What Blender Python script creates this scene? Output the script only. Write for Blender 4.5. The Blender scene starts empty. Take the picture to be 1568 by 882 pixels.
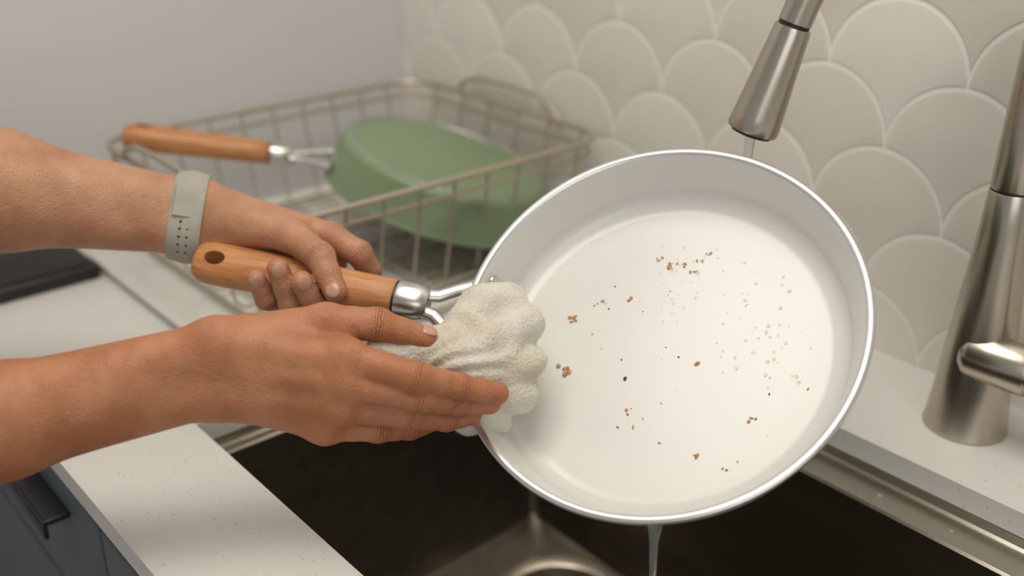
import bpy, bmesh, math, random
import numpy as np
from mathutils import Vector, Matrix, noise
random.seed(4); rng=np.random.default_rng(4)
scene=bpy.context.scene
CT=0.90   # counter top height (m). x runs along the tiled wall, y towards it, z up
def W(x,y,z): return np.array([-x,y,z])*1e-4   # world landmark, tenths of a millimetre, west of the origin

# ------------------------------------------------------------ materials
def new_mat(name):
    m=bpy.data.materials.new(name); m.use_nodes=True
    nt=m.node_tree; b=nt.nodes['Principled BSDF']; return m,nt,b
def mat(name,col,rough=.5,metal=0.,var=.06,scale=20.,bump=0.,bscale=200.,stretch=None,spec=.5,coat=0.,col2=None,sheen=0.):
    m,nt,b=new_mat(name); N=nt.nodes;L=nt.links
    tc=N.new('ShaderNodeTexCoord'); mp=N.new('ShaderNodeMapping'); L.new(tc.outputs['Object'],mp.inputs[0])
    if stretch: mp.inputs['Scale'].default_value=stretch
    n=N.new('ShaderNodeTexNoise'); n.inputs['Scale'].default_value=scale; n.inputs['Detail'].default_value=5
    L.new(mp.outputs[0],n.inputs['Vector'])
    r=N.new('ShaderNodeValToRGB'); c=col
    c2=col2 if col2 else tuple(min(1,x*(1+var)) for x in c); c1=tuple(x*(1-var) for x in c)
    r.color_ramp.elements[0].position=.3; r.color_ramp.elements[1].position=.7
    r.color_ramp.elements[0].color=(*c1,1); r.color_ramp.elements[1].color=(*c2,1)
    L.new(n.outputs['Fac'],r.inputs[0]); L.new(r.outputs[0],b.inputs['Base Color'])
    b.inputs['Roughness'].default_value=rough; b.inputs['Metallic'].default_value=metal
    b.inputs['Specular IOR Level'].default_value=spec; b.inputs['Coat Weight'].default_value=coat
    b.inputs['Sheen Weight'].default_value=sheen
    if bump>0:
        n2=N.new('ShaderNodeTexNoise'); n2.inputs['Scale'].default_value=bscale; n2.inputs['Detail'].default_value=3
        L.new(mp.outputs[0],n2.inputs['Vector'])
        bp=N.new('ShaderNodeBump'); bp.inputs['Strength'].default_value=bump; bp.inputs['Distance'].default_value=.002
        L.new(n2.outputs['Fac'],bp.inputs['Height']); L.new(bp.outputs[0],b.inputs['Normal'])
    return m
M_wall=mat('painted_wall',(.62,.615,.62),.7,var=.02,scale=3)
M_wall2=mat('painted_wall_back',(.60,.58,.54),.7,var=.02,scale=3)
M_grout=mat('grout',(.86,.835,.785),.8,var=.03,bump=.2)
M_floor=mat('floor_wood',(.30,.22,.15),.5,var=.15,scale=4,stretch=(1,8,1))
M_cab=mat('cabinet_paint',(.075,.095,.11),.45,var=.04)
M_black=mat('black_matte',(.012,.012,.013),.45,var=.1)
M_steel=mat('brushed_nickel',(.50,.45,.38),.27,1.,var=.05,scale=60,stretch=(1,1,.06),bump=.03,bscale=300)
M_sink_shaded=mat('sink_steel_shaded',(.22,.20,.165),.33,1.,var=.12,scale=40,stretch=(.1,1,1))  # same stainless as the ledge, the bowl's dim interior put into the colour
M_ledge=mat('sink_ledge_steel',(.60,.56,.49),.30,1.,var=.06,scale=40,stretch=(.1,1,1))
M_alu=mat('cast_aluminium',(.62,.61,.58),.28,1.,var=.04,scale=50)
M_rim=mat('polished_rim',(.74,.74,.73),.30,.9,var=.02)
M_cer=mat('white_ceramic',(.70,.69,.655),.24,0,var=.012,scale=8,spec=.5)
M_green=mat('sage_enamel',(.195,.265,.15),.42,0,var=.04,scale=6)
M_wood=mat('handle_wood',(.42,.165,.055),.42,0,scale=30,stretch=(1.2,9,9),col2=(.60,.28,.10),bump=.05,bscale=60)
M_wire=mat('rack_wire',(.47,.41,.32),.4,.6,var=.05)
M_tray=mat('tray_plastic',(.66,.65,.61),.5)
M_band=mat('silicone_band',(.36,.345,.29),.6,var=.03)
M_hole=mat('dark_hole',(.02,.018,.015),.6)
M_nail=mat('nail',(.54,.30,.215),.28,var=.04)
M_crumb=mat('burnt_crumb',(.42,.17,.045),.5,var=.4,scale=900,col2=(.66,.36,.14))
M_char=mat('charred_bit',(.06,.035,.02),.6)
M_oil=mat('oil_droplet',(.66,.61,.52),.08,0,var=.12,scale=400)
M_cloth=mat('terry_cloth',(.62,.56,.43),.95,var=.03,scale=34,bump=.75,bscale=520,col2=(.74,.715,.64),spec=.1,sheen=.4)
M_water,nt,b=new_mat('water'); b.inputs['Base Color'].default_value=(.95,.97,.97,1)
n=nt.nodes.new('ShaderNodeTexNoise'); n.inputs['Scale'].default_value=40
mr=nt.nodes.new('ShaderNodeMapRange'); mr.inputs['To Min'].default_value=.03; mr.inputs['To Max'].default_value=.1
nt.links.new(n.outputs['Fac'],mr.inputs['Value']); nt.links.new(mr.outputs[0],b.inputs['Roughness'])
b.inputs['Transmission Weight'].default_value=.85; b.inputs['IOR'].default_value=1.33
# quartz
M_quartz,nt,b=new_mat('speckled_quartz'); N=nt.nodes;L=nt.links
tc=N.new('ShaderNodeTexCoord'); v=N.new('ShaderNodeTexVoronoi'); v.inputs['Scale'].default_value=170; L.new(tc.outputs['Object'],v.inputs['Vector'])
n=N.new('ShaderNodeTexNoise'); n.inputs['Scale'].default_value=60; L.new(tc.outputs['Object'],n.inputs['Vector'])
lt=N.new('ShaderNodeMath'); lt.operation='LESS_THAN'; lt.inputs[1].default_value=.15; L.new(v.outputs['Distance'],lt.inputs[0])
gt=N.new('ShaderNodeMath'); gt.operation='GREATER_THAN'; gt.inputs[1].default_value=.54; L.new(n.outputs['Fac'],gt.inputs[0])
mu=N.new('ShaderNodeMath'); mu.operation='MULTIPLY'; L.new(lt.outputs[0],mu.inputs[0]); L.new(gt.outputs[0],mu.inputs[1])
mx=N.new('ShaderNodeMix'); mx.data_type='RGBA'; mx.inputs['A'].default_value=(.68,.665,.63,1); mx.inputs['B'].default_value=(.50,.46,.41,1)
L.new(mu.outputs[0],mx.inputs['Factor']); L.new(mx.outputs['Result'],b.inputs['Base Color']); b.inputs['Roughness'].default_value=.3
# tile
M_tile,nt,b=new_mat('scallop_tile_glaze'); N=nt.nodes;L=nt.links
at=N.new('ShaderNodeAttribute'); at.attribute_name='tint'
rp=N.new('ShaderNodeValToRGB'); rp.color_ramp.elements[0].color=(.70,.66,.595,1); rp.color_ramp.elements[1].color=(.775,.74,.68,1)
L.new(at.outputs['Fac'],rp.inputs[0]); L.new(rp.outputs[0],b.inputs['Base Color']); b.inputs['Roughness'].default_value=.3
n=N.new('ShaderNodeTexNoise'); n.inputs['Scale'].default_value=25; bp=N.new('ShaderNodeBump'); bp.inputs['Strength'].default_value=.12; bp.inputs['Distance'].default_value=.003
tc=N.new('ShaderNodeTexCoord'); L.new(tc.outputs['Object'],n.inputs['Vector']); L.new(n.outputs['Fac'],bp.inputs['Height']); L.new(bp.outputs[0],b.inputs['Normal'])
# skin
def skin(name,c1,c2,flush):
    m,nt,b=new_mat(name); N=nt.nodes;L=nt.links
    tc=N.new('ShaderNodeTexCoord'); n=N.new('ShaderNodeTexNoise'); n.inputs['Scale'].default_value=34; n.inputs['Detail'].default_value=8
    L.new(tc.outputs['Object'],n.inputs['Vector'])
    r=N.new('ShaderNodeValToRGB'); r.color_ramp.elements[0].position=.36; r.color_ramp.elements[1].position=.64
    r.color_ramp.elements[0].color=(*c1,1); r.color_ramp.elements[1].color=(*c2,1); L.new(n.outputs['Fac'],r.inputs[0])
    at=N.new('ShaderNodeAttribute'); at.attribute_name='flush'
    mx=N.new('ShaderNodeMix'); mx.data_type='RGBA'; L.new(at.outputs['Fac'],mx.inputs['Factor']); L.new(r.outputs[0],mx.inputs['A']); mx.inputs['B'].default_value=(*flush,1)
    b.inputs['Roughness'].default_value=.5
    b.inputs['Subsurface Weight'].default_value=.10; b.inputs['Subsurface Radius'].default_value=(1,.35,.2); b.inputs['Subsurface Scale'].default_value=.005
    vo=N.new('ShaderNodeTexVoronoi'); vo.inputs['Scale'].default_value=650; L.new(tc.outputs['Object'],vo.inputs['Vector'])
    bp=N.new('ShaderNodeBump'); bp.inputs['Strength'].default_value=.45; bp.inputs['Distance'].default_value=.0007; L.new(vo.outputs['Distance'],bp.inputs['Height'])
    n3=N.new('ShaderNodeTexNoise'); n3.inputs['Scale'].default_value=90; n3.inputs['Detail'].default_value=5; L.new(tc.outputs['Object'],n3.inputs['Vector'])
    b2=N.new('ShaderNodeBump'); b2.inputs['Strength'].default_value=.6; b2.inputs['Distance'].default_value=.0016; L.new(n3.outputs['Fac'],b2.inputs['Height']); L.new(bp.outputs[0],b2.inputs['Normal'])
    # joint creases : attribute crease = (distance along the finger from the joint in mm, weight, 0)
    ca=N.new('ShaderNodeAttribute'); ca.attribute_name='crease'; sx=N.new('ShaderNodeSeparateXYZ'); L.new(ca.outputs['Vector'],sx.inputs[0])
    n4=N.new('ShaderNodeTexNoise'); n4.inputs['Scale'].default_value=260; L.new(tc.outputs['Object'],n4.inputs['Vector'])
    a1=N.new('ShaderNodeMath'); a1.operation='MULTIPLY_ADD'; L.new(n4.outputs['Fac'],a1.inputs[0]); a1.inputs[1].default_value=1.8; L.new(sx.outputs[0],a1.inputs[2])
    a2=N.new('ShaderNodeMath'); a2.operation='MULTIPLY'; L.new(a1.outputs[0],a2.inputs[0]); a2.inputs[1].default_value=1.5
    a3=N.new('ShaderNodeMath'); a3.operation='SINE'; L.new(a2.outputs[0],a3.inputs[0])
    a4=N.new('ShaderNodeMath'); a4.operation='ABSOLUTE'; L.new(a3.outputs[0],a4.inputs[0])
    a5=N.new('ShaderNodeMath'); a5.operation='POWER'; L.new(a4.outputs[0],a5.inputs[0]); a5.inputs[1].default_value=.4
    a6=N.new('ShaderNodeMath'); a6.operation='SUBTRACT'; a6.inputs[0].default_value=1; L.new(a5.outputs[0],a6.inputs[1])
    a7=N.new('ShaderNodeMath'); a7.operation='MULTIPLY'; L.new(a6.outputs[0],a7.inputs[0]); L.new(sx.outputs[1],a7.inputs[1])
    b3=N.new('ShaderNodeBump'); b3.invert=True; b3.inputs['Strength'].default_value=.8; b3.inputs['Distance'].default_value=.0012; L.new(a7.outputs[0],b3.inputs['Height']); L.new(b2.outputs[0],b3.inputs['Normal'])
    dk=N.new('ShaderNodeMix'); dk.data_type='RGBA'; dk.blend_type='MULTIPLY'; L.new(a7.outputs[0],dk.inputs['Factor']); L.new(mx.outputs['Result'],dk.inputs['A']); dk.inputs['B'].default_value=(.60,.43,.36,1)
    L.new(dk.outputs['Result'],b.inputs['Base Color'])
    L.new(b3.outputs[0],b.inputs['Normal']); return m
M_skinL=skin('skin',(.40,.19,.10),(.50,.26,.15),(.47,.16,.09))
M_skinR=skin('skin_deeper',(.38,.145,.060),(.47,.205,.098),(.44,.12,.052))  # same person's other arm, toned darker and more saturated

# ------------------------------------------------------------ mesh builder
class MB:
    def __init__(s): s.v=[];s.f=[];s.m=[];s.mats=[]
    def mi(s,m):
        if m not in s.mats: s.mats.append(m)
        return s.mats.index(m)
    def add(s,vs,fs,m):
        o=len(s.v); s.v+= [tuple(map(float,q)) for q in vs]; k=s.mi(m)
        for f in fs: s.f.append(tuple(i+o for i in f)); s.m.append(k)
    def box(s,a,b,m):
        x0,y0,z0=a;x1,y1,z1=b
        s.add([(x0,y0,z0),(x1,y0,z0),(x1,y1,z0),(x0,y1,z0),(x0,y0,z1),(x1,y0,z1),(x1,y1,z1),(x0,y1,z1)],
              [(0,3,2,1),(4,5,6,7),(0,1,5,4),(1,2,6,5),(2,3,7,6),(3,0,4,7)],m)
    def rbox(s,a,b,r,m):
        bm=bmesh.new(); bmesh.ops.create_cube(bm,size=1)
        for q in bm.verts: q.co=Vector([(a[i]+b[i])/2+q.co[i]*(b[i]-a[i]) for i in range(3)])
        bmesh.ops.bevel(bm,geom=bm.edges[:],offset=r,segments=3,affect='EDGES',profile=.5)
        bm.verts.index_update(); s.add([q.co for q in bm.verts],[[q.index for q in f.verts] for f in bm.faces],m); bm.free()
    def tube(s,pts,r,m,seg=10,closed=False,flat=1.,nrm=None,caps=True):
        P=[Vector(q) for q in pts]; n=len(P); rr=r if hasattr(r,'__len__') else [r]*n
        T=[]
        for i in range(n):
            if closed: t=P[(i+1)%n]-P[i-1]
            else: t=P[min(i+1,n-1)]-P[max(i-1,0)]
            T.append(t.normalized())
        a=Vector(nrm) if nrm else (Vector((0,0,1)) if abs(T[0].z)<.9 else Vector((1,0,0)))
        vs=[]
        for i in range(n):
            a=(a-T[i]*a.dot(T[i])).normalized(); b=T[i].cross(a)
            for k in range(seg):
                an=2*math.pi*k/seg; vs.append(P[i]+a*math.cos(an)*rr[i]*flat+b*math.sin(an)*rr[i])
        fs=[]
        for i in range(n if closed else n-1):
            j=(i+1)%n
            for k in range(seg): k2=(k+1)%seg; fs.append((i*seg+k,i*seg+k2,j*seg+k2,j*seg+k))
        if not closed and caps: fs.append(tuple(range(seg))[::-1]); fs.append(tuple((n-1)*seg+k for k in range(seg)))
        s.add(vs,fs,m)
    def lathe(s,prof,m,seg=64,M=None,cap0=False,cap1=False):
        M=M or Matrix.Identity(4); vs=[];n=len(prof)
        for (r,z) in prof:
            for k in range(seg):
                an=2*math.pi*k/seg; vs.append(M@Vector((r*math.cos(an),r*math.sin(an),z)))
        fs=[(i*seg+k,i*seg+(k+1)%seg,(i+1)*seg+(k+1)%seg,(i+1)*seg+k) for i in range(n-1) for k in range(seg)]
        if cap0: fs.append(tuple(range(seg))[::-1])
        if cap1: fs.append(tuple((n-1)*seg+k for k in range(seg)))
        s.add(vs,fs,m)
    def ell(s,M,sx,sy,sz,m,u=12,w=8):
        prof=[(max(1e-4,math.cos(t)),math.sin(t)) for t in np.linspace(-math.pi/2,math.pi/2,w)]
        s.lathe(prof,m,u,M@Matrix.Diagonal((sx,sy,sz,1)))
    def obj(s,name,parent=None,M=None,ang=35,fix=True):
        me=bpy.data.meshes.new(name); me.from_pydata(s.v,[],s.f)
        for m in s.mats: me.materials.append(m)
        me.polygons.foreach_set('material_index',s.m)
        if fix:
            bm=bmesh.new(); bm.from_mesh(me); bmesh.ops.recalc_face_normals(bm,faces=bm.faces[:]); bm.to_mesh(me); bm.free()
        me.polygons.foreach_set('use_smooth',[True]*len(me.polygons)); me.set_sharp_from_angle(angle=math.radians(ang))
        o=bpy.data.objects.new(name,me); scene.collection.objects.link(o)
        if M is not None: o.matrix_world=M
        if parent: o.parent=parent
        return o
def empty(name,M=None):
    e=bpy.data.objects.new(name,None); scene.collection.objects.link(e)
    if M is not None: e.matrix_world=M
    return e
def frame(o,x,z):
    x=Vector(x).normalized(); z=Vector(z); z=(z-x*z.dot(x)).normalized(); y=z.cross(x)
    return Matrix(((x.x,y.x,z.x,o[0]),(x.y,y.y,z.y,o[1]),(x.z,y.z,z.z,o[2]),(0,0,0,1)))

# ------------------------------------------------------------ room
XL=-1.20; YW=.8415; YF=.8375
b=MB(); b.box((XL-.12,YW,0),(1.6,YW+.12,2.6),M_wall2); b.obj('wall_back')
b=MB(); b.box((XL-.12,-1.6,0),(XL,YW,2.6),M_wall); b.obj('wall_left')
b=MB(); b.box((XL-.12,-1.6,-.05),(1.6,YW+.12,0),M_floor); b.obj('floor')
b=MB(); b.box((XL-.12,-1.6,2.6),(1.6,YW+.12,2.65),M_wall2); b.obj('ceiling')
# tiles
RT=.0655
def tile_outline(g):
    pts=[]; a0=math.asin(g/(RT-g))
    for t in np.linspace(a0,math.pi-a0,25): pts.append(((RT-g)*math.cos(t),(RT-g)*math.sin(t)))
    a=RT+g; s0=math.atan2(a,g); s1=math.acos(RT/a)
    L_=[(-RT+a*math.cos(t),-RT+a*math.sin(t)) for t in np.linspace(s0,s1,12)][1:]
    pts+=L_; pts+=[(-x,y) for x,y in L_[::-1]][1:]
    return pts
lay=[(.0012,-.0032),(.0012,-.0034),(.0022,-.0039),(.0038,-.0041)]
outs=[tile_outline(g) for g,_ in lay]; nn=len(outs[0])
vs=[];fs=[];tint=[]
for row in range(-4,13):
    for col in range(-8,16):
        cx=-.529+col*2*RT+(RT if row%2 else 0); cz=CT+.258-RT+row*RT
        if cx<XL-RT or cz<CT-.08: continue
        o=len(vs); t=random.random()
        for (g,dy),ol in zip(lay,outs): vs+=[(cx+x,YW+dy,cz+z) for x,z in ol]
        for l in range(3):
            for k in range(nn):
                k2=(k+1)%nn; fs.append((o+l*nn+k,o+(l+1)*nn+k,o+(l+1)*nn+k2,o+l*nn+k2)); tint.append(t)
        fs.append(tuple(o+3*nn+k for k in range(nn))[::-1]); tint.append(t)
me=bpy.data.meshes.new('tile_backsplash'); me.from_pydata(vs,[],fs)
at=me.attributes.new('tint','FLOAT','FACE'); at.data.foreach_set('value',tint)
me.materials.append(M_tile)
bm=bmesh.new(); bm.from_mesh(me)
for co,no in (((XL+.001,0,0),(-1,0,0)),((1.5,0,0),(1,0,0)),((0,0,CT),(0,0,-1))):
    bmesh.ops.bisect_plane(bm,geom=bm.verts[:]+bm.edges[:]+bm.faces[:],plane_co=co,plane_no=no,clear_outer=True)
bmesh.ops.recalc_face_normals(bm,faces=bm.faces[:]); bm.to_mesh(me); bm.free()
me.polygons.foreach_set('use_smooth',[True]*len(me.polygons)); me.set_sharp_from_angle(angle=math.radians(50))
o=bpy.data.objects.new('tile_backsplash',me); scene.collection.objects.link(o)
b=MB(); b.box((XL+.001,YW-.0034,CT),(1.5,YW-.0004,CT+.258+12*RT),M_grout); g=b.obj('grout_bed'); g.parent=o

# counter
SX0,SX1,SY0,SY1=-.739,-.02,.291,.693
b=MB(); T=.02
b.box((XL+.001,.185,CT-T),(SX0,YF,CT),M_quartz); b.box((SX1,.185,CT-T),(1.5,YF,CT),M_quartz)
b.box((SX0,.185,CT-T),(SX1,SY0,CT),M_quartz); b.box((SX0,SY1,CT-T),(SX1,YF,CT),M_quartz)
co=b.obj('kitchen_countertop')
bm=bmesh.new(); bm.from_mesh(co.data); bmesh.ops.remove_doubles(bm,verts=bm.verts[:],dist=1e-5)
seen={}
for f in bm.faces:
    k=tuple(round(c,4) for c in f.calc_center_median()); seen.setdefault(k,[]).append(f)
bmesh.ops.delete(bm,geom=[f for l in seen.values() if len(l)>1 for f in l],context='FACES')
bm.to_mesh(co.data); bm.free()
# cabinet
cab=empty('base_cabinet')
b=MB(); b.box((XL+.001,.205,.10),(1.5,.222,CT-T),M_cab); b.box((XL+.001,.24,.0),(1.5,.26,.10),M_black)
b.obj('carcass',cab)
b=MB()
xs=[XL+.005,-.70,-.24,.22,.68,1.14]
for i in range(5):
    b.rbox((xs[i]+.003,.188,.735),(xs[i+1]-.003,.205,CT-T-.012),.002,M_cab)
    b.rbox((xs[i]+.003,.188,.11),(xs[i+1]-.003,.205,.729),.002,M_cab)
b.obj('drawer_fronts',cab)
b=MB()
for i in range(5):
    cx=-.83 if i==0 else (xs[i]+xs[i+1])/2
    b.rbox((cx-.06,.165,.838),(cx+.06,.188,.844),.002,M_black); b.rbox((cx-.06,.165,.826),(cx+.06,.169,.844),.0015,M_black)
b.obj('edge_pulls',cab)

# sink
def rrect(x0,x1,y0,y1,r,z,n=8):
    P=[]
    for cx,cy,a in ((x1-r,y1-r,0),(x0+r,y1-r,90),(x0+r,y0+r,180),(x1-r,y0+r,270)):
        for t in np.linspace(a,a+90,n): P.append((cx+r*math.cos(math.radians(t)),cy+r*math.sin(math.radians(t)),z))
    return P
sink=empty('kitchen_sink')
zt=CT-T
def loopmesh(b,rings,m,cap=False):
    n=len(rings[0]); vs=[q for r_ in rings for q in r_]
    fs=[(i*n+k,i*n+(k+1)%n,(i+1)*n+(k+1)%n,(i+1)*n+k) for i in range(len(rings)-1) for k in range(n)]
    if cap: fs.append(tuple((len(rings)-1)*n+k for k in range(n)))
    b.add(vs,fs,m)
def sr(d,z,db=0,r=.01): return rrect(SX0+d,SX1-d,SY0+d,SY1-d-db,r,z)
b=MB()
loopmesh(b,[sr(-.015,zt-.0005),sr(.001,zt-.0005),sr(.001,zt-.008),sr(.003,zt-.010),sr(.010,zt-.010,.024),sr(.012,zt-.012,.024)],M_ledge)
loopmesh(b,[sr(.012,zt-.012,.024),sr(.013,CT-.262,.016,.012),sr(.017,CT-.268,.014,.012),sr(.025,CT-.270,.012,.012)],M_sink_shaded,True)
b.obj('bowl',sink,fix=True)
b=MB(); dm=Matrix.Translation((-.60,.585,CT-.2698))
b.lathe([(.078,0),(.076,.003),(.066,.003),(.060,-.0),(.058,.0005)],M_steel,48,dm)
for k in range(6): b.lathe([(.054-.009*k,.001),(.0525-.009*k,.0045),(.050-.009*k,.0045),(.0485-.009*k,.001)],M_steel,40,dm)
b.lathe([(.006,.0),(.006,.012),(.004,.014),(.0005,.0145)],M_steel,16,dm)
b.tube([(-.60,.585,CT-.272),(-.60,.585,.30),(-.60,.60,.24),(-.60,.64,.22),(-.60,.68,.24),(-.60,.70,.0)],.02,M_steel,16)
b.obj('drain_strainer',sink)

# ------------------------------------------------------------ faucet
fx,fy=-.319,.776; fa=empty('kitchen_faucet')
b=MB(); Mf=Matrix.Translation((fx,fy,CT))
b.lathe([(.033,0),(.0335,.002),(.0325,.005),(.0300,.03),(.0265,.075),(.0225,.125),(.0190,.17),(.0172,.205),(.0165,.2065)],M_steel,48,Mf,cap0=True,cap1=True)
b.lathe([(.0150,.206),(.0150,.2085)],M_black,32,Mf)
b.lathe([(.0165,.208),(.0168,.2095),(.0160,.25),(.0145,.30),(.0135,.33)],M_steel,48,Mf)
B=Vector((-.470,.650,CT+.243)); H=Vector((-.455,.668,CT+.323)); ax=(H-B).normalized()
P3=Vector((fx,fy,CT+.33)); pts=[]
h0=H+ax*.002
for t in np.linspace(0,1,28):
    c1=h0+ax*.15; c2=P3+Vector((0,0,.13))
    pts.append(h0*(1-t)**3+c1*3*t*(1-t)**2+c2*3*t*t*(1-t)+P3*t**3)
b.tube(pts,[.0125+.001*t for t in np.linspace(0,1,28)],M_steel,24)
b.obj('spout',fa)
b=MB(); Mh=frame(B,ax.orthogonal(),ax); Lh=(H-B).length
b.lathe([(.0010,-.002),(.0155,-.002),(.0160,0)],M_black,40,Mh)
b.lathe([(.0160,.0),(.0190,.0005),(.0198,.003),(.0192,.012),(.0165,.045),(.0140,Lh-.004),(.0134,Lh-.001),(.0120,Lh-.0005)],M_steel,48,Mh)
b.lathe([(.0118,Lh-.003),(.0118,Lh+.004)],M_black,32,Mh); b.obj('spray_head',fa)
b=MB(); hd=Vector((1,.05,0)).normalized(); hb=Vector((fx-.004,fy-.012,CT+.072))
Ml=frame(hb,Vector((0,0,1)),hd)
b.lathe([(.0005,-.002),(.015,-.002),(.0195,.003),(.0200,.006),(.0200,.050),(.0190,.0515),(.0185,.0515),(.0185,.053),(.0200,.0535),(.0200,.072),(.017,.077),(.0005,.0775)],M_steel,40,Ml)
e=hb+hd*.063
b.tube([e,e+Vector((.01,-.004,.03)),e+Vector((.03,-.012,.075)),e+Vector((.045,-.018,.11))],[.0065,.006,.0055,.005],M_steel,16)
b.obj('lever_handle',fa)
b=MB(); q=B-ax*.0025
b.tube([q,q+Vector((-.0005,0,-.02)),q+Vector((0,0,-.05)),q+Vector((0,0,-.07))],[.0042,.0034,.0028,.001],M_water,12)
for dz in (.085,.105,.13): b.ell(Matrix.Translation(q-Vector((0,0,dz))),.0026,.0026,.004,M_water,12,8)
wq=Vector((-.3681,.4450,.9331))
b.tube([wq,wq+Vector((.0,.0,-.012)),wq+Vector((.001,0,-.04)),wq+Vector((-.001,0,-.10)),Vector((wq.x,wq.y,CT-.268))],[.0050,.0032,.0024,.0027,.0026],M_water,14)
b.obj('water_stream')

# ------------------------------------------------------------ pans
def build_pan(name,Mw,hang,inner,H0z=-.012,E=None,Rr=.14,Rb=.119,Hh=.05,rim=None,fe=.052):
    rim=rim or M_rim
    pa=empty(name,Mw)
    b=MB()
    inn=[(Rr-.0034,-.0004),(Rr-.0042,-.002)]
    for s in np.linspace(0,1,8)[1:]: inn.append((Rr-.0042-(Rr-.0042-Rb-.004)*s,-.002-(Hh-.018)*s))
    for a in np.linspace(0,1,8)[1:]:
        an=a*math.pi/2; inn.append((Rb+.004-.016*(1-math.cos(an))*1.0,-(Hh-.016)-.013*math.sin(an)))
    inn+= [(Rb*.6,-(Hh-.0030)),(Rb*.3,-(Hh-.0030)),(.0005,-(Hh-.0030))]
    b.lathe(inn,inner,128)
    b.lathe([(Rr-.0038,-.0008),(Rr-.0024,.0005),(Rr+.0004,.0005),(Rr+.0016,-.0004),(Rr+.0019,-.0026),(Rr+.0004,-.0044)],rim,128)
    out=[(Rr+.0004,-.0044)]
    for s in np.linspace(0,1,8)[1:]: out.append((Rr+.0004-(Rr+.0004-Rb-.007)*s,-.0044-(Hh-.0158)*s))
    for a in np.linspace(0,1,6)[1:]:
        an=a*math.pi/2; out.append((Rb+.007-.008*(1-math.cos(an)),-(Hh-.0114)-.0105*math.sin(an)))
    b.lathe(out,M_green,128)
    r0,z0=out[-1]
    b.lathe([(r0,z0),(r0-.0006,z0-.0012),(r0-.0030,z0-.0012),(r0-.0036,z0+.0002)],M_alu,128)  # worn aluminium ring, lighter to draw the highlight along the base ridge
    b.lathe([(r0-.0036,z0+.0002),(r0-.02,z0),(r0*.4,z0),(.0005,z0)],M_green,128)
    b.obj('pan_body',pa,ang=50,fix=False).matrix_local=Matrix.Identity(4)
    ha=math.radians(hang)
    H0=Vector((Rr*math.cos(ha),Rr*math.sin(ha),H0z)); E=Vector(E)
    X=(E-H0).normalized(); LT=(E-H0).length; HF=frame(H0,X,(0,0,1))
    b=MB()
    for sg in (1,-1):
        a=ha-sg*math.radians(12); we=Vector(((Rr-.002)*math.cos(a),(Rr-.002)*math.sin(a),-.014))
        s0=HF@Vector((fe,-sg*.0065,0)); s1=HF@Vector((fe-.012,-sg*.0085,-.0005)); s3=we+(s1-we)*.30; s3.z-=.001; s2=(s1+s3)/2
        s2=s2+HF.to_3x3()@Vector((0,-sg*.0008,0))
        b.tube([s0,s1,s2,s3,we],[.0056,.0054,.0052,.0056,.0085],M_alu,14,flat=.62,nrm=(0,0,1))
    fer=[]
    for x,w in ((fe-.006,.0095),(fe-.002,.0125),(fe+.004,.0140),(fe+.016,.0143),(fe+.0185,.0138)): fer.append((x,w))
    def loft(b,st,m,seg=32,zz=.86,e=2.3):
        vs=[]
        for x,w in st:
            for k in range(seg):
                an=2*math.pi*k/seg; c,s=math.cos(an),math.sin(an)
                vs.append(HF@Vector((x,w*math.copysign(abs(c)**(2/e),c),w*zz*math.copysign(abs(s)**(2/e),s))))
        fs=[(i*seg+k,i*seg+(k+1)%seg,(i+1)*seg+(k+1)%seg,(i+1)*seg+k) for i in range(len(st)-1) for k in range(seg)]
        fs+= [tuple(range(seg))[::-1],tuple((len(st)-1)*seg+k for k in range(seg))]; b.add(vs,fs,m)
    loft(b,fer,M_alu); loft(b,[(fe+.018,.0136),(fe+.0205,.0136)],M_black)
    for sg in (1,-1):
        a=ha-sg*math.radians(12); rr=Rr-.0080
        Mr=frame((rr*math.cos(a),rr*math.sin(a),-.014),(0,0,1),(-math.cos(a),-math.sin(a),.35))
        b.lathe([(.0062,-.001),(.006,.0006),(.0045,.0016),(.0002,.0022)],M_alu,24,Mr)
    o=b.obj('bracket',pa); o.matrix_local=Matrix.Identity(4)
    b=MB(); w0=fe+.020
    st=[(w0,.0130),(w0+.0015,.0143),(w0+.02,.0148),(w0+.06,.0158),(w0+.10,.0166),(LT-.03,.0172),(LT-.012,.0170),(LT-.005,.0157),(LT-.0015,.0132),(LT,.009)]
    seg=36; vs=[]
    for x,w in st:
        for k in range(seg):
            an=2*math.pi*k/seg; c,s=math.cos(an),math.sin(an); ee=2.25
            vs.append((x,w*math.copysign(abs(c)**(2/ee),c),w*.82*math.copysign(abs(s)**(2/ee),s)))
    fs=[(i*seg+k,i*seg+(k+1)%seg,(i+1)*seg+(k+1)%seg,(i+1)*seg+k) for i in range(len(st)-1) for k in range(seg)]
    fs+= [tuple(range(seg))[::-1],tuple((len(st)-1)*seg+k for k in range(seg))]; b.add(vs,fs,M_wood)
    ho=b.obj('wood_handle')
    c=MB(); c.lathe([(.0068,-.03),(.0068,.03)],M_hole,32,Matrix.Translation((LT-.020,.001,0))@Matrix.Diagonal((1.25,.85,1,1)),cap0=True,cap1=True); cu=c.obj('cutter')
    md=ho.modifiers.new('b','BOOLEAN'); md.object=cu; md.operation='DIFFERENCE'; md.solver='EXACT'
    dg=bpy.context.evaluated_depsgraph_get(); dg.update(); me=bpy.data.meshes.new_from_object(ho.evaluated_get(dg)); ho.modifiers.clear(); ho.data=me
    bpy.data.objects.remove(cu); me.set_sharp_from_angle(angle=math.radians(40))
    ho.parent=pa; ho.matrix_local=HF
    return pa
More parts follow.
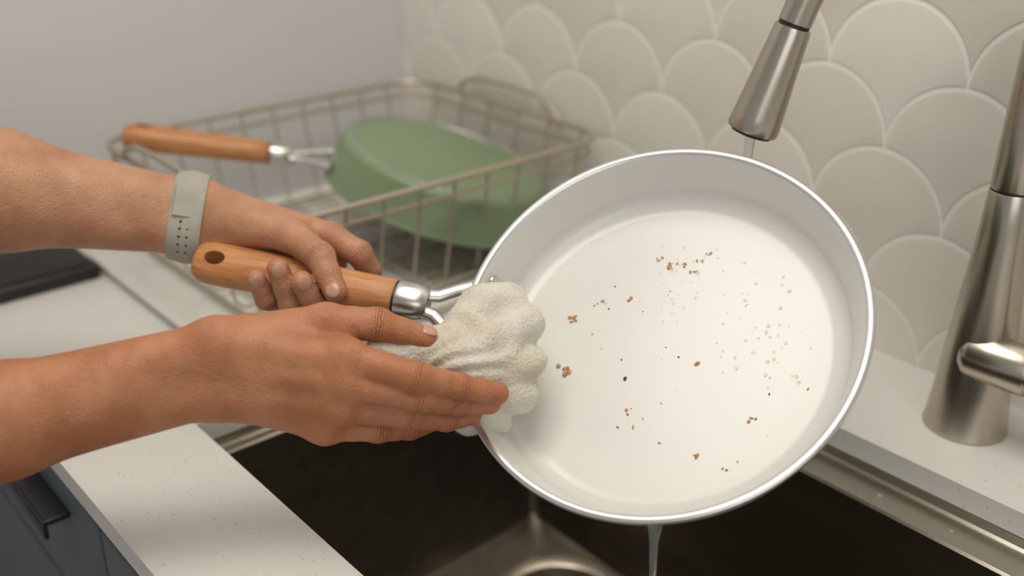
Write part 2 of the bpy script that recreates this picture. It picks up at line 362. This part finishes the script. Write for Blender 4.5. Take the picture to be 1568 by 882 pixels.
# frying pan held tilted over the sink (local z = opening direction)
MP=Matrix(((0.77746,-0.56982,0.26618,-0.4291),(0.58279,0.4936,-0.64554,0.5013),(0.23645,0.65701,0.71584,1.0465),(0,0,0,1)))@Matrix.Rotation(math.radians(-6.5),4,'X')
build_pan('frying_pan',MP,168,M_cer,E=(-.352,.0756,.0475),Rr=.1438,Rb=.1265,fe=.0385,Hh=.048,H0z=-.009)
gn=Vector((.19,.219,.957)).normalized(); G=Vector((-.903,.689,CT+.112)); zl=-gn; xl=Vector((.6547,.7559,0)); xl=(xl-zl*xl.dot(zl)).normalized(); yl=zl.cross(xl)
O=G-gn*.050
MG=Matrix(((xl.x,yl.x,zl.x,O[0]),(xl.y,yl.y,zl.y,O[1]),(xl.z,yl.z,zl.z,O[2]),(0,0,0,1)))
build_pan('frying_pan',MG,172.6,M_green,E=(-.344*math.cos(math.radians(7.4)),.344*math.sin(math.radians(7.4)),.015),Rr=.129,Rb=.114,rim=M_green,fe=.044)

# crumbs on the pan floor, pan-local millimetres (x, y, radius, kind, count)
b=MB(); zf=-.0449
def blob(a,c,r,m,h=.5,n=1):
    for i in range(n):
        aa=a+random.uniform(-1,1)*r*1.9*(n>1); cc=c+random.uniform(-1,1)*r*1.6*(n>1); q=r*random.uniform(.45,1.0)
        Mm=Matrix.Translation((aa,cc,zf+q*h*.3))@Matrix.Rotation(random.uniform(0,3),4,'Z')
        b.ell(Mm,q*random.uniform(.7,1.6),q*random.uniform(.55,1.),q*h,m,9,6)
for x_,y_,r,m,n in [(-2,75,1.4,0,4),(4.5,68,1.5,0,5),(16,67,1.2,0,3),(29,69,1.3,0,5),(35,74,1.2,0,3),(23,62,1.2,0,3),(10,71,1.0,0,3),(-37,57,1.5,1,1),(-42,38,1.5,1,1),
  (-28,42,2.0,0,2),(-46,45,1.3,0,3),(-52,43,1.1,0,2),(-69.5,36,2.1,0,4),(-69,31,1.6,0,3),(-77,-9,2.8,0,5),(-33,-20,1.7,1,2),(-29,-48,1.4,0,3),(-19.5,-54,1.2,0,2),
  (22,-16,1.8,0,1),(9,-9,1.2,1,1),(-16,32,1.0,1,1),(56,-62,2.0,0,3),(19.5,-88,2.0,0,2),(96,-44,1.5,0,1),(-33,-6,1.2,0,1),(5,45,1.1,0,2),(70,-45,1.0,1,1),(-25,-60,.9,0,3),(-38,-60,.9,0,2),(-5,-44,.8,0,1),(36,-96,1.0,0,2),(-8,-74,.9,0,2),(45,-92,.8,0,1),(-55,18,.9,0,1),(-48,5,.8,0,1)]:
    blob(x_/1000,y_/1000,r/1000,(M_crumb,M_char)[m],n=n)
b.obj('food_crumbs',M=MP)
b=MB()
def drop(a,c,r):
    M_=Matrix.Translation((a,c,zf-.0001)); b.lathe([(r,0),(r*.95,r*.14),(r*.75,r*.20),(r*.55,r*.12),(r*.3,r*.11),(1e-5,r*.105)],M_oil,14,M_)
for cx_,cy_,sx_,sy_,num,ra,rb_ in ((.074,-.004,.018,.026,42,.0006,.0015),(.024,.064,.022,.012,26,.0005,.0013),(.025,.0,.07,.045,22,.0004,.0008),(.03,.03,.03,.010,18,.0006,.0011)):
    for i in range(num):
        a,c=random.gauss(cx_,sx_),random.gauss(cy_,sy_)
        if math.hypot(a,c)<.105: drop(a,c,random.uniform(ra,rb_))
b.obj('oil_droplets',M=MP)

# ------------------------------------------------------------ dish rack
rk=empty('dish_rack'); b=MB()
x0,x1,y0,y1=-1.145,-.782,.385,.822; zr=CT+.135; zb=CT+.016
def inset(d,r,z,n=8): return rrect(x0+d,x1-d,y0+d,y1-d,r,z,n)
b.tube(inset(0,.05,zr,12),.0034,M_wire,10,closed=True)
b.tube(inset(.003,.048,zr-.017,12),.0024,M_wire,8,closed=True)
b.tube(inset(.022,.04,zb,12),.0026,M_wire,8,closed=True)
for yy in np.linspace(y0+.05,y1-.05,9):
    b.tube([(x0,yy,zr),(x0+.010,yy,zr-.06),(x0+.020,yy,zb+.01),(x0+.028,yy,zb),((x0+x1)/2,yy,zb-.001),(x1-.028,yy,zb),(x1-.020,yy,zb+.01),(x1-.010,yy,zr-.06),(x1,yy,zr)],.0016,M_wire,8)
for xx in np.linspace(x0+.045,x1-.045,6):
    b.tube([(xx,y0,zr),(xx,y0+.010,zr-.06),(xx,y0+.020,zb+.01),(xx,y0+.028,zb+.002),(xx,(y0+y1)/2,zb+.002),(xx,y1-.028,zb+.002),(xx,y1-.020,zb+.01),(xx,y1-.010,zr-.06),(xx,y1,zr)],.0016,M_wire,8)
for yy in np.linspace(y0+.073,y1-.073,8): b.tube([(x0+.028,yy,zb+.003),(x1-.028,yy,zb+.003)],.0013,M_wire,6)
for yy in (y1+.004,y0-.004):
    b.tube([(-1.06,yy,zr),(-1.045,yy,zr+.014),(-1.02,yy,zr+.022),(-.965,yy,zr+.024),(-.91,yy,zr+.022),(-.885,yy,zr+.012),(-.87,yy,zr)],.0030,M_wire,8)
for X_ in (x0+.05,x1-.05):
    for Y_ in (y0+.05,y1-.05): b.tube([(X_,Y_,zb),(X_,Y_,CT+.009)],.004,M_wire,8)
b.obj('wire_basket',rk)
b=MB()
ro=[rrect(x0-.01,x1+.012,y0-.03,y1+.008,.03,CT+.0005),rrect(x0-.014,x1+.016,y0-.034,y1+.010,.03,CT+.012),rrect(x0-.011,x1+.013,y0-.031,y1+.008,.03,CT+.013),rrect(x0-.006,x1+.008,y0-.026,y1+.004,.03,CT+.0085)]
n=len(ro[0]); vs=[q for r_ in ro for q in r_]; fs=[(i*n+k,i*n+(k+1)%n,(i+1)*n+(k+1)%n,(i+1)*n+k) for i in range(3) for k in range(n)]
fs+=[tuple(3*n+k for k in range(n)),tuple(range(n))[::-1]]; b.add(vs,fs,M_tray); b.obj('drip_tray',rk)
b=MB(); b.rbox((-1.195,.19,CT+.0005),(-1.085,.348,CT+.016),.004,M_black); b.rbox((-1.185,.20,CT+.016),(-1.095,.338,CT+.018),.0008,M_black); b.obj('black_cutting_board')

# ------------------------------------------------------------ implicit surfaces
def smin(a,b,k):
    h=np.clip(.5+.5*(b-a)/k,0,1); return b*(1-h)+a*h-k*h*(1-h)
def seg(P,s):
    a,b_,ra,rb=s; ba=b_-a; pa=P-a; h=np.clip((pa@ba)/(ba@ba),0,1)
    return np.sqrt(((pa-h[:,None]*ba)**2).sum(1))-(ra+(rb-ra)*h)
class Field:
    def __init__(s,kb=.012,kf=.003,kj=.007): s.body=[];s.fing=[];s.kb=kb;s.kf=kf;s.kj=kj
    def eval(s,P):
        d=None
        for q in s.body: e=seg(P,q); d=e if d is None else smin(d,e,s.kb)
        out=d
        for f in s.fing:
            e=None
            for q in f: g=seg(P,q); e=g if e is None else smin(e,g,s.kf)
            out=np.minimum(out,smin(d,e,s.kj))
        return out
    def prims(s): return s.body+[q for f in s.fing for q in f]
def surfnet(F,h):
    pr=F.prims(); lo=np.min([np.minimum(q[0],q[1])-max(q[2],q[3]) for q in pr],0)-.012; hi=np.max([np.maximum(q[0],q[1])+max(q[2],q[3]) for q in pr],0)+.012
    Bk=12; nb=np.ceil((hi-lo)/h/Bk).astype(int)+1; n=nb*Bk
    vals=np.ones(n,np.float32)
    bi=np.stack(np.meshgrid(*[np.arange(k) for k in nb],indexing='ij'),-1).reshape(-1,3)
    cen=lo+(bi*Bk+(Bk-1)/2)*h; dc=F.eval(cen); half=Bk*h*math.sqrt(3)/2
    for q in bi[dc<-half-.008]: vals[q[0]*Bk:(q[0]+1)*Bk,q[1]*Bk:(q[1]+1)*Bk,q[2]*Bk:(q[2]+1)*Bk]=-1
    act=bi[np.abs(dc)<=half+.008]
    off=np.stack(np.meshgrid(*[np.arange(Bk)]*3,indexing='ij'),-1).reshape(-1,3)
    for i in range(0,len(act),100):
        a=act[i:i+100]; P=(lo+(a[:,None,:]*Bk+off[None])*h).reshape(-1,3); d=F.eval(P).reshape(len(a),Bk,Bk,Bk)
        for q,dd in zip(a,d): vals[q[0]*Bk:(q[0]+1)*Bk,q[1]*Bk:(q[1]+1)*Bk,q[2]*Bk:(q[2]+1)*Bk]=dd
    s=vals<0
    cs=np.zeros(n-1,np.int8)
    for i in (0,1):
        for j in (0,1):
            for k in (0,1): cs+=s[i:n[0]-1+i,j:n[1]-1+j,k:n[2]-1+k]
    idx=np.argwhere((cs>0)&(cs<8)); cid=np.full(n-1,-1,np.int32); cid[tuple(idx.T)]=np.arange(len(idx))
    pos=np.zeros((len(idx),3)); cnt=np.zeros(len(idx))
    for axx in range(3):
        for i in (0,1):
            for j in (0,1):
                c0=[0,0,0]; o2=[q for q in range(3) if q!=axx]; c0[o2[0]]=i; c0[o2[1]]=j; c1=list(c0); c1[axx]=1
                v0=vals[tuple((idx+c0).T)]; v1=vals[tuple((idx+c1).T)]; mk=(v0<0)!=(v1<0)
                t=np.where(mk,v0/np.where(v0-v1==0,1,v0-v1),0)
                pp=np.array(c0)[None]+t[:,None]*(np.array(c1)-np.array(c0))[None]
                pos+=pp*mk[:,None]; cnt+=mk
    V=lo+h*(idx+pos/cnt[:,None]); faces=[]
    for axx in range(3):
        sl0=[slice(None)]*3; sl1=[slice(None)]*3; sl0[axx]=slice(0,-1); sl1[axx]=slice(1,None)
        df=s[tuple(sl0)]!=s[tuple(sl1)]; e=np.argwhere(df); b_,c_=[(1,2),(2,0),(0,1)][axx]
        e=e[(e[:,b_]>0)&(e[:,c_]>0)]
        eb=np.zeros(3,int);eb[b_]=1;ec=np.zeros(3,int);ec[c_]=1
        q=np.stack([cid[tuple(e.T)],cid[tuple((e-eb).T)],cid[tuple((e-eb-ec).T)],cid[tuple((e-ec).T)]],1)
        fl=s[tuple(e.T)]; q[~fl]=q[~fl][:,::-1]; faces.append(q)
    return V,np.concatenate(faces)
def mesh_from(name,V,Fc,m,parent=None,attr=None,crease=None):
    me=bpy.data.meshes.new(name); me.vertices.add(len(V)); me.vertices.foreach_set('co',V.astype(np.float32).ravel())
    me.loops.add(Fc.size); me.polygons.add(len(Fc)); me.loops.foreach_set('vertex_index',Fc.astype(np.int32).ravel())
    me.polygons.foreach_set('loop_start',np.arange(0,Fc.size,4,dtype=np.int32)); me.update(calc_edges=True); me.validate()
    me.polygons.foreach_set('use_smooth',[True]*len(me.polygons)); me.materials.append(m)
    if attr is not None: a=me.attributes.new('flush','FLOAT','POINT'); a.data.foreach_set('value',attr.astype(np.float32))
    if crease is not None: a=me.attributes.new('crease','FLOAT_VECTOR','POINT'); a.data.foreach_set('vector',crease.astype(np.float32).ravel())
    o=bpy.data.objects.new(name,me); scene.collection.objects.link(o)
    if parent: o.parent=parent
    return o
def chain(pts,rs):
    out=[]
    for i in range(len(pts)-1):
        mp_=(pts[i]+pts[i+1])/2; rm_=(rs[i]+rs[i+1])/2*.92
        out+=[(pts[i],mp_,rs[i],rm_),(mp_,pts[i+1],rm_,rs[i+1])]
    return out

person=empty('person')
BK=np.array([.6867,-.5948,.4179])   # direction the back of the wiping hand faces
FR=Field(kb=.0105,kj=.0055)
el=W(7067,354,9903); ua=W(7420,-454,11368); mid=W(6520,1293,10101); wu=W(5841,2512,10482); wl=W(5821,2430,10212); wm=W(5815,2495,10343)
im=W(5261,3128,10428); mm=W(5211,3084,10285); rm=W(5245,3037,10106); pm=W(5364,2990,9923); tm=W(5543,3166,10565)
FR.body=[(ua,el,.047,.038),(el,mid,.040,.037),(mid,wu,.035,.0180),(mid,wl,.035,.0180),(wu,wl,.018,.018)]
FR.body+=[(wu,im,.0170,.0115),(wm,mm,.0165,.0112),(wl,rm,.0160,.0112),(wl,pm,.0155,.0108),(W(5813,2747,10484),tm,.0165,.0125),(W(5737,2742,10161),W(5505,3047,10045),.015,.012)]
TR=[]
for m_,w_ in ((im,wu),(mm,wm),(rm,wl),(pm,wl)):
    a_=m_*.45+w_*.55+BK*.0092; c_=m_*.82+w_*.18+BK*.0062; TR.append((a_,c_))
    FR.body.append((m_+BK*.0018,m_+BK*.0034,.0114,.0112))
# fingers curl slightly around the cloth: PIP joints bow outwards
dP=BK*.0022
FR.fing=[chain([im,W(4857,3406,10352)+dP,W(4754,3670,10224),W(4667,3915,10119)-BK*.002],[.0118,.0104,.0091,.0078]),
 chain([mm,W(4871,3420,10204)+dP,W(4808,3713,10063),W(4795,3952,9975)],[.0118,.0106,.0093,.0079]),
 chain([rm,W(4970,3399,10027)+dP,W(4934,3684,9894),W(4939,3905,9834)],[.0112,.0099,.0088,.0075]),
 chain([pm,W(5179,3291,9856)+dP,W(5147,3525,9779),W(5160,3703,9742)],[.0106,.0089,.0078,.0068]),
 chain([tm,W(5340,3434,10540),W(5170,3693,10415)],[.0130,.0114,.0086])]
FR.fing+=[[(a_,c_,.0038,.0050)] for a_,c_ in TR]
def flushmap(V,F):
    w=np.zeros(len(V))
    for f in F.fing[:5]:
        for q in f[1::2]: w=np.maximum(w,.55*np.exp(-((V-q[1])**2).sum(1)/.010**2))
        w=np.maximum(w,.5*np.exp(-((V-f[0][0])**2).sum(1)/.014**2))
    return w
def creasemap(V,F,wr):
    js=[]
    for f in F.fing[:5]:
        for i in range(1,len(f)-1,2):
            ax_=f[i+1][1]-f[i][0]; js.append((f[i][1],ax_/np.linalg.norm(ax_),.0085,1.))
        ax_=f[0][1]-f[0][0]; js.append((f[0][0],ax_/np.linalg.norm(ax_),.011,.25))
    js.append((wr[0],wr[1]/np.linalg.norm(wr[1]),.016,.2))
    best=np.full(len(V),1e9); T=np.zeros(len(V)); W_=np.zeros(len(V))
    for j,a_,s_,g_ in js:
        d=V-j; t=d@a_; dd=np.sqrt((d**2).sum(1)); w=g_*np.exp(-(t/(s_*.45))**2)*(dd<s_*2.6); k=dd/s_<best
        best=np.where(k,dd/s_,best); T=np.where(k,t*1000,T); W_=np.where(k,w,W_)
    return np.stack([T,W_,0*T],1)
V,Fc=surfnet(FR,.0016); mesh_from('arm_holding_cloth',V,Fc,M_skinR,person,flushmap(V,FR),creasemap(V,FR,(wm,wm-mid)))
FL=Field(kb=.0115,kj=.0055)
el=W(8948,1340,11166); ua=W(9718,481,12046); mid=W(8489,2064,10964); wu=W(7758,3313,10775); wl=W(7675,3185,10577)
FL.body=[(ua,el,.050,.044),(el,mid,.045,.0475),(mid,wu,.043,.0170),(mid,wl,.043,.0185),(wu,wl,.017,.018)]
im=W(6774,3979,10585); mm=W(6802,3994,10415); rm=W(6906,3905,10338); pm=W(7028,3758,10305); tm=W(6851,3662,10667)
FL.body+=[(wu,im,.0172,.0118),(wu,mm,.0165,.0115),(wl,rm,.0175,.0115),(wl,pm,.0170,.0112),(W(7422,3402,10686),tm,.0175,.0128)]
FL.fing=[chain([im,W(6545,4079,10496),W(6526,4153,10329),W(6583,4143,10170)],[.0112,.0104,.0092,.0078]),
 chain([mm,W(6581,3839,10068),W(6382,3587,10221),W(6442,3498,10456)],[.0108,.0100,.0094,.0088]),
 chain([rm,W(6755,3692,10051),W(6552,3451,10235),W(6613,3404,10532)],[.0106,.0098,.0094,.0087]),
 chain([pm,W(6921,3555,10080),W(6733,3342,10259),W(6745,3285,10436)],[.0098,.0090,.0084,.0076]),
 chain([tm,W(6478,3691,10597),W(6236,3661,10397)],[.0132,.0114,.0090])]
wr=W(7541,3375,10675)
V,Fc=surfnet(FL,.0016); mesh_from('arm_gripping_handle',V,Fc,M_skinL,person,flushmap(V,FL),creasemap(V,FL,(wr,wr-mid)))
b=MB()
def nail(f,dors,w=.0056):
    tip,prev,r=f[-1][1],f[-1][0],f[-1][3]
    X=Vector(tip-prev).normalized(); Mn=frame(Vector(tip)+X*(.0005),X,Vector(dors)); Mn=Mn@Matrix.Translation((0,0,r-.0014))
    b.ell(Mn,.0066,w,.0019,M_nail,20,10)
for f,dr in zip(FL.fing[1:],[(.7229,-.3616,.6904),(.6902,-.3994,.6904),(.6247,-.475,.6904),(.5738,-.6294,.5541)]): nail(f,dr)
nail(FR.fing[4],(.0962,-.0833,1.1592))
b.obj('fingernails',person)
# watch band
wc=W(7706,3226,10687); axv=W(7698,3269,10662)-mid; axv/=np.linalg.norm(axv)
e1=np.array([-.3158,.2736,.9085]); e1-=axv*(e1@axv); e1/=np.linalg.norm(e1); e2=np.cross(axv,e1)
NA=72
angs=np.arange(NA)*2*math.pi/NA
def rad_at(off):
    out=[]
    for a in angs:
        dv=e1*math.cos(a)+e2*math.sin(a); lo_,hi_=.005,.08
        for _ in range(22):
            m_=(lo_+hi_)/2
            if FL.eval((wc+axv*off+dv*m_)[None])[0]<0: lo_=m_
            else: hi_=m_
        out.append(hi_)
    return np.array(out)
BW=.0128
rads={o_:rad_at(o_) for o_ in (-BW,0,BW)}
b=MB(); vs=[]; prof=[(-BW,.0002),(-BW,.0018),(-BW+.0015,.0028),(0,.0031),(BW-.0015,.0028),(BW,.0018),(BW,.0002)]
for i,a in enumerate(angs):
    dv=e1*math.cos(a)+e2*math.sin(a)
    for o_,hh in prof:
        rr=np.interp(o_,[-BW,0,BW],[rads[-BW][i],rads[0][i],rads[BW][i]]); vs.append(wc+axv*o_+dv*(rr+hh))
np_=len(prof); fs=[(i*np_+k,i*np_+(k+1)%np_,((i+1)%NA)*np_+(k+1)%np_,((i+1)%NA)*np_+k) for i in range(NA) for k in range(np_)]
b.add(vs,fs,M_band)
def on_band(a_deg,o_):
    s=1 if (e2@BK)>0 else -1
    a=math.radians(a_deg)*s; dv=e1*math.cos(a)+e2*math.sin(a); rr=np.interp((a%(2*math.pi)),angs,rads[0]); return wc+axv*o_+dv*(rr+.0031),dv
for a_ in (104,115,126,137,148):
    for o_ in (-.003,.003):
        q,dv=on_band(a_,o_); b.lathe([(.0011,.0),(.0009,.0003),(.0001,.0003)],M_hole,12,frame(q,axv,dv))
vs=[];ks=range(40,96,3)
for a_ in ks:
    for o_ in (-.0110,.0110):
        q,dv=on_band(a_,o_); vs.append(q-dv*.001)
    for o_ in (.0100,-.0100):
        q,dv=on_band(a_,o_); vs.append(q+dv*.0014)
n=len(list(ks)); fs=[(i*4+k,i*4+(k+1)%4,(i+1)*4+(k+1)%4,(i+1)*4+k) for i in range(n-1) for k in range(4)]+[(3,2,1,0),tuple((n-1)*4+k for k in range(4))]
b.add(vs,fs,M_band)
wt=b.obj('wrist_watch')
q,dv=on_band(-95,0); Mw=frame(q,axv,dv); b=MB()
b.rbox((-.018,-.016,-.002),(.018,.016,.008),.004,M_black); o=b.obj('watch_case',wt); o.matrix_local=Mw

# ---- cloth
FC=Field(kb=.0065)
FC.body=[(W(5311,3361,10364),W(5136,3886,10251),.008,.018),
 (W(5144,3863,10230),W(5231,4260,10460),.019,.0155),(W(5231,4260,10460),W(5155,4409,10451),.0155,.0155),
 (W(5099,3914,10230),W(4981,4413,10339),.020,.0145),
 (W(5078,3896,10168),W(4848,4346,10144),.020,.0125),(W(5063,3881,10076),W(4817,4258,9920),.018,.0140),
 (W(5120,3864,9953),W(4955,4095,9723),.017,.0135),(W(5136,4057,10086),W(5085,4317,10013),.022,.021),(W(5256,3690,10168),W(5069,3883,9968),.012,.018),
 (W(5177,3847,9854),W(5057,3997,9704),.013,.012)]
V,Fc=surfnet(FC,.0012)
V2=V.copy(); cc=V.mean(0); grip=W(5150,3700,10150)
for i,q in enumerate(V):
    v=Vector(q); n1=noise.noise(v*42); n3=noise.noise(v*380)
    # loose folds fanning out from where the fingers pinch the cloth
    g_=q-grip; ang_=math.atan2(g_[2],math.hypot(g_[0],g_[1])); n2=math.sin(ang_*11+8*noise.noise(v*24))
    dv=(q-cc); dv/=np.linalg.norm(dv)+1e-9; V2[i]=q+dv*(.0034*n1+.0011*n2+.0007*n3)
clo=mesh_from('cleaning_cloth',V2,Fc,M_cloth)
# short lint fibres standing off the cloth
me=clo.data; me.update()
b=MB(); nv=len(V2); vn=np.zeros(nv*3,np.float32); me.vertices.foreach_get('normal',vn); vn=vn.reshape(-1,3)
fv=[];ff=[]
for i in rng.integers(0,nv,14000):
    q=V2[i]-vn[i]*.0002; nrm=vn[i]+rng.normal(0,.35,3); nrm/=np.linalg.norm(nrm); t=np.cross(nrm,rng.normal(0,1,3)); t/=np.linalg.norm(t)+1e-9
    l=rng.uniform(.0008,.0020); bend=rng.normal(0,.0005,3); o_=len(fv)
    fv+=[q-t*.00006,q+t*.00006,q+nrm*l*.6+t*.00005+bend*.4,q+nrm*l*.6-t*.00005+bend*.4,q+nrm*l+bend]; ff+=[(o_,o_+1,o_+2,o_+3),(o_+3,o_+2,o_+4)]
b.add(fv,ff,M_cloth); o=b.obj('lint_fibres',clo,fix=False,ang=180)

b=MB()
for x_,y_,r_ in ((-.33,.673,.0022),(-.40,.672,.0016),(-.27,.674,.0018),(-.46,.673,.0015)):
    b.ell(Matrix.Translation((x_,y_,zt-.0098)),r_,r_,r_*.6,M_water,14,8)
b.obj('water_droplets')

# ------------------------------------------------------------ lights, world, camera
def area(name,loc_,tgt,size,pw,col):
    l=bpy.data.lights.new(name,'AREA'); l.energy=pw; l.size=size; l.color=col; o=bpy.data.objects.new(name,l); scene.collection.objects.link(o)
    o.location=loc_; o.rotation_euler=(Vector(tgt)-Vector(loc_)).to_track_quat('-Z','Y').to_euler(); return o
area('ceiling_light',(-.45,.25,2.4),(-.5,.45,.9),.8,13.5,(1,.945,.86))
area('fill_light',(1.3,-.9,1.9),(-.6,.5,1.0),1.4,10,(1,.975,.93))  # broad fill added behind the camera, no window stands there
w=bpy.data.worlds.new('world'); scene.world=w; w.use_nodes=True; bg=w.node_tree.nodes['Background']; bg.inputs[0].default_value=(.99,.98,.96,1); bg.inputs[1].default_value=.36
cd=bpy.data.cameras.new('camera'); cam=bpy.data.objects.new('camera',cd); scene.collection.objects.link(cam)
cam.location=(0,0,1.37); cam.rotation_euler=(math.radians(65.3),0,math.radians(49.1))
cd.sensor_width=36; cd.lens=36.92; cd.clip_start=.02; cd.dof.use_dof=True; cd.dof.focus_distance=.745; cd.dof.aperture_fstop=2.5
scene.camera=cam
scene.view_settings.view_transform='Standard'
